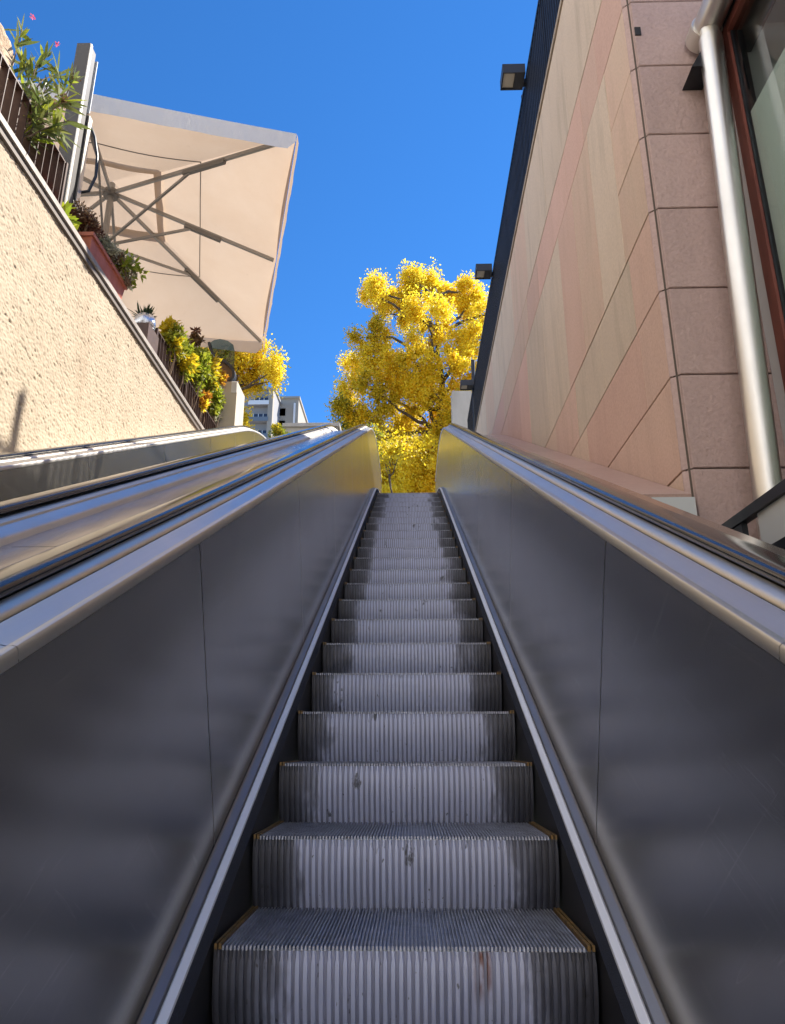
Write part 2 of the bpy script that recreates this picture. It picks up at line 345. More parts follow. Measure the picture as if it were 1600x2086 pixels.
# ------------------------------------------------------------------ escalator path
XC = -.025; Z0 = -1.567; YT = 10.9; RAD = 6.0
ca, sa = math.cos(SLOPE), math.sin(SLOPE); ST = YT/ca
def path(s, n=0.):
    """point at length s along the nosing line, n above it, measured square to it -> y, z, slope"""
    if s <= ST: y, z, a = s*ca, Z0+s*sa, SLOPE
    else:
        a = SLOPE - (s-ST)/RAD
        cy, cz = YT + RAD*sa, Z0+ST*sa - RAD*ca
        if a > 0: y, z = cy - RAD*math.sin(a), cz + RAD*math.cos(a)
        else: y, z, a = cy + (s-ST-RAD*SLOPE), cz+RAD, 0.
    return y - n*math.sin(a), z + n*math.cos(a), a
SARC = ST + RAD*SLOPE
def srange(s0, s1):
    out = [s0] + [s for s in np.linspace(ST, SARC, 12) if s0 < s < s1] + [s1]
    return out
def sweep(prof, s0, s1, closed=False, caps=True, xc=0., mb=None):
    mb = mb or MB(); ss = srange(s0, s1); k = len(prof); vs = []; fs = []
    for s in ss:
        for x, n_ in prof:
            y, z, _ = path(s, n_); vs.append((x+xc, y, z))
    m = k if closed else k-1
    for i in range(len(ss)-1):
        for j in range(m):
            fs.append((i*k+j, i*k+(j+1)%k, (i+1)*k+(j+1)%k, (i+1)*k+j))
    if closed and caps: fs.append(tuple(range(k))[::-1]); fs.append(tuple((len(ss)-1)*k+j for j in range(k)))
    return mb.add(vs, fs)
SA, SB = -1.6, SARC + 1.2
H = 1.406                                   # camera height over the nosing plane, square to it
def prof_side(sg, pts): 
    p = [(sg*x, n_) for x, n_ in pts]
    return p if sg > 0 else p[::-1]

# steps ------------------------------------------------------------
PITCHS = .4975; WD = .5
def riser_mesh(m):
    mb = MB(); nr = 48; grooves = []; pw = 2*WD/nr; xs = []
    for i in range(nr):
        x0 = -WD+i*pw; xs += [(x0+.00*pw, 0), (x0+.36*pw, 0), (x0+.44*pw, 1), (x0+.94*pw, 1)]
    xs.append((WD, 0))
    rows = [(0., -.011, .2), (.000, -.026, .35), (-.001, -.038, 1.), (.003,-.09,1.), (.014,-.14,1.), (.032,-.19,1.), (.06,-.25,1.)]
    vs = []
    for y, z, t in rows:
        for i, (x, up) in enumerate(xs):
            xx = x
            if up and t < 1:                # cleats narrow towards the nosing
                c0 = -WD + (i//4)*pw + .69*pw; xx = c0 + (x-c0)*(.35+.65*t)
            vs.append((xx, y - (.010 if up else 0), z))
    k = len(xs); fs = [(r*k+i, r*k+i+1, (r+1)*k+i+1, (r+1)*k+i) for r in range(len(rows)-1) for i in range(k-1)]
    fs = [f[::-1] for f in fs]
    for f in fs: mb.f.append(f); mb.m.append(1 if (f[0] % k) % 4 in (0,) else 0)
    mb.v += vs
    for sg in (-1, 1):                      # step side cheeks
        x = sg*WD; b = [(x,0,-.011),(x,.47,-.011),(x,.47,-.1),(x,.06,-.25),(x,.014,-.14)]; mb.add(b, [(0,1,2,3,4)])
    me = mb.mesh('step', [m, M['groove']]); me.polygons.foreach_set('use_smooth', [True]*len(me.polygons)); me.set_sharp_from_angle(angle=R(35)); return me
def tread_mesh():
    mb = MB(); nc = 92; x0 = -WD+.022; pw = (2*WD-.044)/nc
    mb.add([(-WD,.0,-.011),(WD,.0,-.011),(WD,.485,-.011),(-WD,.485,-.011)], [(0,1,2,3)])
    for i in range(nc):
        a = x0+i*pw; b = a+pw*.46
        mb.add([(a,-.006,-.012),(b,-.006,-.012),(b,-.004,-.001),(a,-.004,-.001),(a+.0008,.004,0),(b-.0008,.004,0),(b-.0008,.487,0),(a+.0008,.487,0),(b,.487,-.012),(a,.487,-.012)],
               [(0,1,2,3),(3,2,5,4),(4,5,6,7),(0,3,4,7,9),(1,8,6,5,2),(9,7,6,8)])
    return mb.mesh('tread', M['tread'])
def edge_mesh():
    mb = MB()
    for i in range(2):
        a = i*.0115; mb.box(a, a+.0075, -.006, .487, -.010, .004)
    return mb.mesh('edge_marking', M['yellow'])
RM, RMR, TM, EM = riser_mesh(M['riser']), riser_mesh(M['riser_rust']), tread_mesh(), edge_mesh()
def add_steps(root, xc, k0=-3, k1=26):
    for k in range(k0, k1):
        s = 2.19/ca + k*PITCHS; y, z, a = path(s)
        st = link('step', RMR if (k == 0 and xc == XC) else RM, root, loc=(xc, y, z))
        link('tread', TM, st)
        for x in (-WD+.001, WD-.0205): link('edge_marking', EM, st, loc=(x, 0, 0))

PANEL_S = [-1.6, .85, 2.74, 4.64, 6.50, 8.35, 10.15, 11.5, 12.75, 13.9, SB]
TRIM_S = [-1.6, 1.75, 5.6, 9.2, 11.9, SB]
def escalator(xc, label):
    root = empty('escalator', (0,0,0)); tag(root, label, 'escalator', 'escalators side by side')
    add_steps(root, xc)
    for sg in (-1, 1):
        P = lambda pts: prof_side(sg, pts)
        sweep(P([(.508,-.42),(.508,.03)]), SA, SB, xc=xc).build('skirt_panel', M['skirt'], root)
        sweep(P([(.509,.018),(.501,.024),(.513,.066),(.516,.070)]), SA, SB, xc=xc).build('skirt_brush', M['brush'], root)
        sweep(P([(.514,.066),(.514,.078),(.535,.081),(.541,.074)]), SA, SB, xc=xc).build('skirt_trim', M['strip'], root)
        sweep(P([(.5405,.070),(.545,.081),(.566,.090),(.571,.094),(.576,.089)]), SA, SB, xc=xc).build('lower_moulding', M['bevel'], root)
        for a, b in zip(PANEL_S[:-1], PANEL_S[1:]):
            sweep(P([(.579,.085),(.574,.090),(.574,1.022),(.579,1.025)]), a+.003, b-.003, xc=xc).build('balustrade_panel', M['panel'], root)
        sweep(P([(.5795,.06),(.5795,1.03)]), SA, SB, xc=xc).build('panel_backing', M['trim'], root)
        for a, b in zip(TRIM_S[:-1], TRIM_S[1:]):
            sweep(P([(.5735,1.024),(.570,1.026),(.569,1.047),(.572,1.0515),(.578,1.053),(.586,1.052)]), a+.001, b-.001, xc=xc).build('top_trim', M['trim'], root, True)
            sweep(P([(.583,1.0505),(.600,1.055),(.622,1.064),(.634,1.0665)]), a+.0012, b-.0012, xc=xc).build('inner_decking', M['trim'], root, True)
        sweep(P([(.634,1.064),(.637,1.058),(.641,1.064)]), SA, SB, xc=xc).build('decking_groove', M['gap'], root)
        sweep(P([(.640,1.064),(.641,1.071),(.648,1.0785),(.660,1.083),(.671,1.0845),(.672,1.060)]), SA, SB, xc=xc).build('handrail_guide', M['guide'], root, True)
        sweep(P([(.668,1.0805),(.676,1.0825),(.735,1.0825),(.748,1.0805)]), SA, SB, xc=xc).build('handrail_track', M['gap'], root)
        hr = []
        for t in range(20):
            a = 2*math.pi*t/20; cx, sy = math.cos(a), math.sin(a)
            hr.append((.7055+.041*math.copysign(abs(cx)**.7, cx), 1.0995+.0165*math.copysign(abs(sy)**.75, sy)))
        sweep(P(hr), SA, SB, True, xc=xc).build('handrail', M['rubber'], root, True)
        sweep(P([(.743,1.060),(.743,1.081),(.749,1.080),(.761,1.0765),(.770,1.070),(.771,1.055)]), SA, SB, xc=xc).build('handrail_guide', M['guide'], root, True)
        sweep(P([(.771,1.062),(.80,1.040),(.806,1.030),(.806,.80)]), SA, SB, xc=xc).build('outer_decking', M['trim'], root, True)
    return root
XC2 = -1.985
escalator(XC, 'near steel escalator filling the middle of the picture, rising to the yellow tree')
escalator(XC2, 'second steel escalator at the left, beside the cream stucco wall')

# decks between and beside the escalators
dk = empty('escalator_deck'); tag(dk, 'satin steel decking between the two escalators', 'decking')
for a, b in zip(PANEL_S[:-1], PANEL_S[1:]):
    sweep([(XC2+.8075,1.015),(XC-.8075,1.015)], a+.003, b-.003).build('deck_panel', M['deck'], dk)
sweep([(XC2+.812,1.005),(XC-.812,1.005)], SA, SB).build('deck_backing', M['gap'], dk)
dk = empty('escalator_deck'); tag(dk, 'polished steel decking between the right handrail and the granite ledge', 'decking')
NL = H-.49
for a, b in zip(PANEL_S[:-1], PANEL_S[1:]):
    sweep([(XC+.8075,NL+.02),(1.215,NL+.012)], a+.003, b-.003).build('deck_panel', M['deck'], dk)
sweep([(XC+.812,NL),(1.205,NL)], SA, SB).build('deck_backing', M['gap'], dk)
dk = empty('escalator_deck'); tag(dk, 'narrow steel decking at the foot of the cream stucco wall', 'decking')
for a, b in zip(PANEL_S[:-1], PANEL_S[1:]):
    sweep([(-3.135,1.0),(XC2-.8075,1.0)], a+.003, b-.003).build('deck_panel', M['deck'], dk)

# granite ledge on an inclined plinth along the right wall
S_ = [3.74/ca, 4.32, 4.98, 5.72, 6.7, 7.72, 8.75, 9.8, 10.8, 11.8, 12.9, 14.3]
lg = empty('granite_ledge'); tag(lg, 'sloping polished pink granite ledge at the foot of the stone wall', 'ledge')
SLG = (3.72 + NL*sa)/ca
S_ = [SLG] + [SLG + .62 + .98*i for i in range(11)]
for a, b in zip(S_[:-1], S_[1:]):
    sweep([(1.222,NL-.03),(1.222,NL+.002),(1.226,NL+.006),(1.493,NL+.006),(1.493,NL-.03)], a+.0025, b-.0025, True).build('ledge_slab', M['st_ledge'], lg)
sweep([(1.215,NL-.6),(1.215,NL-.034),(1.494,NL-.034),(1.494,NL-.6)], SLG+.06, S_[-1], True).build('plinth', M['gap'], lg)
mb = MB(); mb.box(1.275,1.492,3.705,3.74,.75,1.262); mb.box(1.275,1.5,3.70,3.704,1.10,1.265)
tag(mb.build('plinth_end_cover', M['palegrey']), 'pale grey metal cover closing the near end of the granite ledge', 'cover')

# ------------------------------------------------------------------ stone building on the right
bl = empty('stone_building', (1.9,3.78,-.1)); tag(bl, 'pink and beige stone-clad building on the right with a corner pillar and shop window', 'building')
bl.location = (0,0,0)
mb = MB(); mb.box(1.525,1.80,3.80,17.6,-3.9,6.80); mb.box(1.80,24,3.95,17.6,-3.9,6.45); mb.build('wall_core', M['joint'], bl)
ZJ = [1.458+.5725*k for k in range(-4, 8)]   # course joints, ZJ[4]=1.458 ... ZJ[10]=4.893, ZJ[11]=5.4655
def slab_x(y0, y1, z0, z1, m, g=.005, gv=.0022, x=1.5, cut=None):
    x += rng.uniform(-.0015,.0015)
    """a wall slab facing the escalator, edges eased"""
    y0 += gv; y1 -= gv; z0 += g; z1 -= g; e = .0025; d = .03
    f = [(x,y0+e,z0+e),(x,y1-e,z0+e),(x,y1-e,z1-e),(x,y0+e,z1-e)]; b = [(x+e,y0,z0),(x+e,y1,z0),(x+e,y1,z1),(x+e,y0,z1)]; k = [(x+d,*p[1:]) for p in b]
    fs = [(3,2,1,0)] + [(i,(i+1)%4,4+(i+1)%4,4+i) for i in range(4)] + [(4+i,4+(i+1)%4,8+(i+1)%4,8+i) for i in range(4)]
    MB().add(f+b+k, fs).build('stone_slab', M[m], bl)
YC = 3.835
rng = random.Random(21)
rows = [(ZJ[2],ZJ[3]),(ZJ[3],ZJ[4]),(ZJ[4],ZJ[5]),(ZJ[5],ZJ[6]),(ZJ[6],ZJ[7])]
seqs = {  # y breaks and tones, read along each course from the corner
 (ZJ[3],ZJ[4]): [(4.6,'st_tan')],
 (ZJ[4],ZJ[5]): [(5.35,'st_pink'),(6.5,'st_tan')],
 (ZJ[5],ZJ[6]): [(4.25,'st_pink'),(5.75,'st_rose'),(6.9,'st_tan'),(8.0,'st_pink')],
 (ZJ[6],ZJ[7]): [(4.28,'st_pink'),(5.10,'st_grey'),(6.02,'st_grey'),(6.95,'st_pink'),(7.6,'st_tan'),(9.2,'st_grey')],
}
tones = ['st_pink','st_tan','st_grey','st_rose','st_grey','st_tan']
for z0, z1 in rows:
    y = YC; seq = list(seqs.get((z0,z1), []))
    while y < 13.2:
        if seq: y1, t_ = seq.pop(0)
        else: y1, t_ = y + rng.choice([.8,1.05,1.2,1.35]), rng.choice(tones)
        slab_x(y, y1, z0, z1, t_); y = y1
for z0, z1 in zip(ZJ[7:10], ZJ[8:11]): slab_x(YC, 4.34, z0, z1, rng.choice(['st_pink','st_tan','st_pink']))
def fill(z0, z1, y, brk, g=.005):
    for y1, t_ in brk: slab_x(y, y1, z0, z1, t_, g); y = y1
fill(ZJ[7], ZJ[10], 4.34, [(4.92,'st_grey'),(5.55,'st_tan'),(6.2,'st_pink'),(7.25,'st_grey'),(8.35,'st_grey'),(9.05,'st_rose'),(10.3,'st_rose'),(11.6,'st_pink'),(13.0,'st_pink'),(14.5,'st_grey')])
fill(ZJ[10], ZJ[11], YC, [(4.5,'st_rose'),(5.02,'st_pink'),(5.7,'st_rose'),(7.3,'st_rose'),(8.1,'st_pink'),(9.3,'st_tan'),(10.6,'st_tan'),(11.9,'st_rose'),(13.2,'st_rose'),(14.5,'st_tan'),(16,'st_pink')])
fill(ZJ[11], 6.795, YC, [(4.05,'st_rose'),(5.4,'st_grey'),(6.6,'st_grey'),(7.9,'st_grey'),(9.2,'st_tan'),(10.5,'st_grey'),(11.8,'st_grey'),(13.1,'st_tan'),(14.4,'st_grey'),(15.7,'st_grey'),(17.5,'st_grey')])
# corner pillar: eased corner strip and rough slabs facing the camera
zz = ZJ + [ZJ[-1]+.5725*i for i in (1, 2)] + [6.795]
for z0, z1 in zip(zz[:-1], zz[1:]):
    g = .0045; a, b = z0+g, z1-g
    pts = [(1.500,YC-.003),(1.500,YC-.012),(1.528,3.800),(1.535,3.803),(1.541,3.790)]
    vs = [(x,y,z) for z in (a,b) for x,y in pts]; k = len(pts)
    MB().add(vs, [(i+1,i,k+i,k+i+1) for i in range(k-1)]).build('corner_strip', M['st_pillar'], bl)
    e = .004; x0, x1 = 1.543, 2.16
    f = [(x0+e,3.78,a+e),(x1-e,3.78,a+e),(x1-e,3.78,b-e),(x0+e,3.78,b-e)]; bk = [(x0,3.785,a),(x1,3.785,a),(x1,3.785,b),(x0,3.785,b)]
    k3 = [(p[0],3.81,p[2]) for p in bk]
    MB().add(f+bk+k3, [(0,1,2,3)]+[((i+1)%4,i,4+i,4+(i+1)%4) for i in range(4)]+[(4+(i+1)%4,4+i,8+i,8+(i+1)%4) for i in range(4)]).build('pillar_slab', M['st_pillar'], bl)
mb = MB(); mb.box(1.545,1.585,3.772,3.79,4.585,4.655); mb.build('socket_hole', M['gap'], bl)
mb = MB(); y = 3.76
while y < 17.5:
    MB().box(1.484,1.80,y+.002,y+.918,6.80,6.86).build('coping_slab', M['coping'], bl); y += .92
# shop window in the return wall, frame, film and the room behind
wn = empty('shop_window', parent=bl)
def fr(*a): return MB().box(*a).build('window_frame', M['redframe'], wn)
fr(2.045,2.13,3.575,3.665,-.05,4.42); fr(2.045,2.13,.2,3.573,4.355,4.42); fr(2.045,2.13,.2,3.573,-.05,.03)
MB().box(2.055,2.15,3.667,3.778,-.05,4.5).build('frame_cover', M['palegrey'], wn)
MB().box(2.062,2.14,3.566,3.574,.03,4.355).build('pane_seal', M['black'], wn)
MB().box(2.075,2.083,.2,3.566,.03,4.355).build('pane', M['glass'], wn)
MB().box(2.090,2.094,.2,3.562,.03,3.69).build('frosted_panel', M['film'], wn)
mb = MB(); mb.box(2.20,7,3.80,3.9,-.1,4.8); mb.box(6.9,7,.0,3.8,-.1,4.8); mb.box(2.2,7,0,3.8,4.7,4.8); mb.box(2.2,7,0,.1,-.1,4.8); mb.build('room_shell', M['inside'], wn)
mb = MB(); mb.tube([(2.6,3.2,-.1),(2.6,3.2,4.7)], .09, 16); mb.build('room_column', M['white'], wn)
mb = MB(); mb.box(2.05,2.3,.2,3.79,4.43,4.62); mb.build('fascia', M['dgrey'], bl)
mb = MB(); mb.box(2.02,2.049,.2,3.70,4.47,4.50); mb.build('fascia_trim', M['palegrey'], bl)
# drain pipe
dp = empty('drain_pipe', (1.83,3.6,-.1)); dp.location = (0,0,0); tag(dp, 'stainless steel drainpipe standing in the corner beside the red window frame', 'pipe')
mb = MB(); mb.tube([(1.80,3.60,-.1),(1.835,3.6,1.26),(1.945,3.6,4.32)], .072, 28); mb.build('downpipe', M['pipe'], dp, True)
mb = MB(); mb.tube([(1.95,3.71,4.46),(1.95,3.60,4.46),(1.95,.4,4.46)], .088, 28); mb.build('gutter_pipe', M['pipe'], dp, True)
mb = MB(); mb.tube([(1.943,3.6,4.27),(1.950,3.6,4.44)], .060, 24); mb.build('neck', M['alu'], dp, True)
mb = MB(); mb.tube([(1.95,3.74,4.46),(1.95,3.62,4.46)], .1, 28); mb.build('end_collar', M['alu'], dp, True)
mb = MB(); mb.add([(1.80,3.779,4.10),(1.93,3.779,4.10),(1.93,3.779,4.33),(1.80,3.60,4.10),(1.93,3.60,4.10),(1.93,3.60,4.33)], [(0,1,2),(3,5,4),(0,3,4,1),(1,4,5,2),(2,5,3,0)]); mb.build('bracket', M['black'], dp)

# roof railing of flat black bars, lamps
rl = empty('roof_railing'); tag(rl, 'black slatted metal railing along the top of the stone wall', 'railing')
MB().box(1.50,1.55,3.9,17.4,8.06,8.10).build('top_rail', M['black'], rl)
MB().box(1.51,1.545,3.9,17.4,6.93,6.96).build('bottom_rail', M['black'], rl)
bm_ = MB().box(1.503,1.548,-.006,.006,6.96,8.06).mesh('baluster', M['black'])
y = 3.95
while y < 17.4: link('baluster', bm_, rl, loc=(0,y,0)); y += .092
for y in np.arange(4.4, 17.5, 1.64): MB().box(1.552,1.60,y-.025,y+.025,6.86,8.05).build('post', M['black'], rl)
mb = MB(); mb.tube([(1.66,8.11,6.86),(1.66,8.11,8.76)], .05, 14); mb.build('tall_post', M['black'], rl, True)
LL = ['nearest box lamp high on the black roof railing, against blue sky','middle box lamp on the black roof railing, in front of the yellow tree','farthest box lamp on the roof railing, low beside its black post']
for i, (ly, pxx) in enumerate(((7.15,1.66),(11.1,1.64),(15.35,1.515))):
    lp = empty('box_lamp', (0,ly,0)); tag(lp, LL[i], 'lamp', 'box lamps on the roof railing')
    po = .16; pt_z = 8.76 if i == 2 else 8.06
    mb = MB(); mb.tube([(pxx,po,6.86),(pxx,po,pt_z)], .045, 14); mb.build('post', M['black'], lp, True)
    MB().box(1.472,1.50,.05,.12,8.0,8.06).box(1.502,pxx+.03,.05,po,8.0,8.05).build('arm', M['black'], lp)
    mb = MB(); x0, x1, z0, z1 = 1.19, 1.47, 7.96, 8.10
    mb.box(x0,x1,-.13,-.115,z0,z1); mb.box(x0,x1,.115,.13,z0,z1); mb.box(x0,x0+.012,-.114,.114,z0,z1); mb.box(x1-.012,x1,-.114,.114,z0,z1); mb.box(x0+.001,x1-.001,-.114,.114,z1-.02,z1-.001)
    mb.box(x0+.16,x1-.013,-.114,.114,z0+.004,z0+.02)
    mb.build('housing', M['dgrey'], lp)
    MB().box(x0+.02,x0+.155,-.105,.105,z0+.02,z0+.028).build('lens', M['lampglass'], lp)
tag(MB().box(1.20,1.75,18.6,19.1,4.36,9.55).build('concrete_pier', M['concrete']), 'pale concrete pier just beyond the far end of the black railing', 'pier')

# black guard rail on the side landing
gr = empty('guard_rail', (1.55,3.3,-.1)); gr.location = (0,0,0); tag(gr, 'black guard rail with grey infill plate at the right edge, below the drainpipe', 'railing')
MB().box(1.528,1.572,.6,3.50,1.00,1.05).build('top_rail', M['black'], gr)
MB().box(1.535,1.565,.6,3.22,.79,.83).build('lower_rail', M['black'], gr)
MB().box(1.535,1.562,3.30,3.42,-.1,.999).build('post', M['black'], gr)
MB().box(1.535,1.562,1.2,1.26,-.1,.999).build('post', M['black'], gr)
MB().box(1.546,1.552,.62,3.16,.835,1.0).build('infill_plate', M['palegrey'], gr)
MB().box(1.546,1.552,.62,3.16,-.0,.785).build('infill_plate', M['palegrey'], gr)

# ------------------------------------------------------------------ left stucco wall
lw = empty('retaining_wall'); tag(lw, 'cream rough stucco retaining wall beside the left escalator', 'wall')
def fftnoise(shape, fy, fz, seed, p=1.0, rot=0.):
    r_ = np.random.RandomState(seed); a = np.fft.fft2(r_.randn(*shape))
    ky = np.fft.fftfreq(shape[0])[:,None]; kz = np.fft.fftfreq(shape[1])[None,:]
    c_, s2 = math.cos(rot), math.sin(rot); u = ky*c_+kz*s2; v2 = -ky*s2+kz*c_
    k2 = (u/fy)**2 + (v2/fz)**2; b = np.real(np.fft.ifft2(a*np.exp(-k2))); return b/b.std()
GY, GZ, DD = 860, 372, .0081
n1 = fftnoise((GY,GZ), .12, .33, 3, rot=R(9)); n2 = fftnoise((GY,GZ), .035, .03, 4); n3 = fftnoise((GY,GZ), .30, .30, 5)
hgt = .0013*np.tanh(n1*1.1) - .007*np.clip(n1-.85, 0, 1.0) + .0016*n2 + .0018*n3
ys = 3.2 + np.arange(GY)*DD; zs = 4.44 - np.arange(GZ)*DD
vv = [(-3.1 + hgt[i,j], ys[i], zs[j]) for i in range(GY) for j in range(GZ)]
ff = [(i*GZ+j, i*GZ+j+1, (i+1)*GZ+j+1, (i+1)*GZ+j) for i in range(GY-1) for j in range(GZ-1)]
MB().add(vv, ff).build('render_face', M['stucco'], lw, False).data.polygons.foreach_set('use_smooth', [True]*len(ff))
mb = MB(); mb.box(-3.5,-3.135,-6,12.9,-4.0,4.44); mb.box(-3.14,-3.104,-6,3.19,-4,4.44); mb.box(-3.14,-3.104,10.33,12.9,-4,4.44); mb.build('wall_core', M['stucco'], lw)
y = -1.0
while y < 12.6:
    MB().box(-3.36,-3.055,y+.0015,y+1.998,4.505,4.56).build('coping_slab', M['coping_metal'], lw); y += 2.0
MB().box(-3.34,-3.075,-1,12.6,4.443,4.503).build('coping_channel', M['coping_dark'], lw)

def flat_railing(y0, y1, label, boxend=False):
    r_ = empty('flat_bar_railing'); tag(r_, label, 'railing', 'brown flat bar railings on the terrace wall')
    zt = 5.12 if not boxend else 4.99
    MB().box(-3.185,-3.125,y0,y1,zt-.014,zt).build('top_rail', M['brown'], r_)
    MB().box(-3.18,-3.13,y0,y1,4.585,4.597).build('bottom_rail', M['brown'], r_)
    me = MB().box(-3.19,-3.12,-.004,.004,4.5965,zt-.0145).mesh('baluster', M['brown'])
    y = y0+.03
    while y < y1-.02: link('baluster', me, r_, loc=(0,y,0)); y += .108
    for y in (y0-.012, y1+.012): MB().box(-3.195,-3.115,y-.012,y+.012,4.56,zt+.004).build('post', M['brown'], r_)
    if not boxend:
        return
    MB().box(-3.195,-3.115,9.2,9.225,4.56,zt-.015).build('post', M['brown'], r_)
flat_railing(2.6, 5.36, 'brown flat bar railing at the upper left, in front of the oleander')
flat_railing(7.96, 11.0, 'brown flat bar railing in front of the shrub row, beside the silver pot', True)
# rough pier behind the near railing
mb = MB(); ny, nz = 60, 44
r_ = np.random.RandomState(9); h1 = fftnoise((64,64), .16, .16, 31); h2 = fftnoise((64,64), .06, .06, 32)
def pier(i, j):
    return (-3.40 + .018*h1[i,j] + .014*h2[i,j], 2.80+i*.036, 4.45+j*.0345)
tp = []
for i in range(ny):
    t = i/(ny-1)
    for j in range(nz):
        x, y, z = pier(i, j); k = max(0, (j-nz+7)/6); x -= .10*k*k + .0; z -= .04*k*k
        kk = max(0, (i-ny+7)/6); x -= .10*kk*kk; y += .03*h1[j,i]*.6
        tp.append((x, y, z))
fs = [(i*nz+j, (i+1)*nz+j, (i+1)*nz+j+1, i*nz+j+1) for i in range(ny-1) for j in range(nz-1)]
mb.add(tp, fs); mb.box(-3.9,-3.54,2.78,2.80+59*.036-.03,4.45,5.86)
tag(mb.build('rough_pier', M['stucco_pier'], None, True), 'rough pinkish rendered pier behind the near railing, top left corner', 'pier')

# ------------------------------------------------------------------ steel mast on the terrace edge
ms_ = empty('steel_mast', (-3.375,5.8,4.5)); ms_.location = (0,0,0); tag(ms_, 'tall grey square steel mast in front of the parasol', 'mast')
MB().box(-3.455,-3.315,5.76,5.90,4.5,7.06).build('mast_tube', M['mast'], ms_)
MB().box(-3.313,-3.300,5.762,5.792,4.5,7.05).build('edge_profile', M['alu'], ms_)
MB().box(-3.40,-3.32,5.96,6.02,4.5,6.30).build('channel', M['mast'], ms_)
MB().box(-3.319,-3.306,5.955,6.025,4.5,6.295).build('edge_profile', M['alu'], ms_)
MB().box(-3.36,-3.30,5.93,5.94,6.3,7.0).build('lamp_strip', M['palegrey'], ms_)
mb = MB(); mb.tube([(-3.33,6.03,6.25),(-3.27,6.05,6.1),(-3.215,6.06,5.85),(-3.20,6.06,5.6),(-3.25,6.06,5.42),(-3.36,6.04,5.38)], .016, 8); mb.build('cable_loop', M['black'], ms_, True)

# ------------------------------------------------------------------ parasol
UC = Vector((-4.24, 8.52, 0)); US = 4.76; UZ = 6.90; UH = 7.62
ux = Vector((.9627,.2708,0)); uy = Vector((-.2708,.9627,0))
def up(a, b, z): p = UC + ux*a + uy*b; return Vector((p.x, p.y, z))
pr = empty('parasol', (UC.x,UC.y,4.5)); pr.location = (0,0,0); tag(pr, 'large square cream parasol with grey ribs over the terrace', 'parasol')
hs = US/2; G = 36
def canopy(h0, h1, z_edge, z_top, sag, name):
    """four sloping faces between h1 (inner half width) and h0 (outer), sagging between the ribs"""
    vs = []; idx = {}; fs = []
    def pt(a, b):
        r_ = max(abs(a), abs(b)); t = (r_-0)/hs
        z = z_top + (z_edge-z_top)*t
        q = min(abs(a), abs(b))/max(r_, 1e-6)           # 0 at mid rib, 1 at corner rib
        z -= sag*math.sin(math.pi*q)*t
        return up(a, b, z)
    nr, na = 14, 64
    for i in range(nr+1):
        r_ = h1 + (h0-h1)*i/nr
        for k in range(na):
            t = k/na*4; sd_ = int(t); u = (t-sd_)*2-1
            a, b = [(r_, u*r_), (-u*r_, r_), (-r_, -u*r_), (u*r_, -r_)][sd_]
            vs.append(pt(a, b))
    for i in range(nr):
        for k in range(na): fs.append((i*na+k, i*na+(k+1)%na, (i+1)*na+(k+1)%na, (i+1)*na+k))
    return MB().add(vs, fs)
cn = canopy(hs, .62, UZ, UH+.09, .075, 'canopy').build('canopy', M['fabric'], pr, True)
canopy(.78, .004, UZ+.06, UH+.17, .0, 'vent').build('vent_cap', M['fabric'], cn, True)
def band(a0, b0, a1, b1, z):
    MB().bar(up(a0,b0,z), up(a1,b1,z), .012, .05).build('seam', M['fabric'], cn)
# hem seams on the canopy, a little below the cloth
for e in (.53,):
    r_ = hs*e; z = UH+.09+(UZ-UH-.09)*e-.012
    for a0,b0,a1,b1 in ((r_,-r_,r_,r_),(r_,r_,-r_,r_),(-r_,r_,-r_,-r_),(-r_,-r_,r_,-r_)):
        mid = ((a0+a1)/2,(b0+b1)/2)
        for p0,p1 in (((a0,b0),mid),(mid,(a1,b1))):
            pts = []
            for t in np.linspace(.0,1,9):
                a = p0[0]+(p1[0]-p0[0])*t; b = p0[1]+(p1[1]-p0[1])*t; q = min(abs(a),abs(b))/max(abs(a),abs(b))
                pts.append(up(a,b,z-.075*math.sin(math.pi*q)*e))
            mb = MB(); mb.tube(pts, .007, 5); mb.build('seam', M['ribdark'], cn)
for sd_ in range(4):                                     # hanging valance on each side
    vs = []; fs = []; nn = 48
    for k in range(nn+1):
        u = -1+2*k/nn; 
        for j in range(6):
            t = j/5; drop = .25*(1 - .5*max(0,(abs(u)-.955)/.045)**2)
            off = hs+.012 + .012*t + .004*math.sin(u*23+sd_)*t + .002*math.sin(u*61+sd_*2)*t
            a, b = [(off, u*hs), (-u*hs, off), (-off, -u*hs), (u*hs, -off)][sd_]
            vs.append(up(a, b, UZ+.012-.04*math.sin(math.pi*abs(u))*.3 - drop*t))
    fs = [(k*6+j, k*6+j+1, (k+1)*6+j+1, (k+1)*6+j) for k in range(nn) for j in range(5)]
    MB().add(vs, fs).build('valance', M['valance'] if sd_ in (3,2) else M['fabric'], pr, True)  # shade grey on the two sides away from the sun
mb = MB(); mb.tube([(UC.x,UC.y,4.5),(UC.x,UC.y,UH+.12)], .042, 16); mb.build('pole', M['rib'], pr, True)
mb = MB(); mb.lathe([(.0,-.05),(.10,-.05),(.11,0),(.10,.05),(0,.05)], (UC.x,UC.y,UH-.06), 16); mb.build('hub', M['ribdark'], pr)
mb = MB(); mb.lathe([(.0,-.05),(.085,-.05),(.095,0),(.085,.05),(0,.05)], (UC.x,UC.y,6.72), 16); mb.build('runner', M['ribdark'], pr)
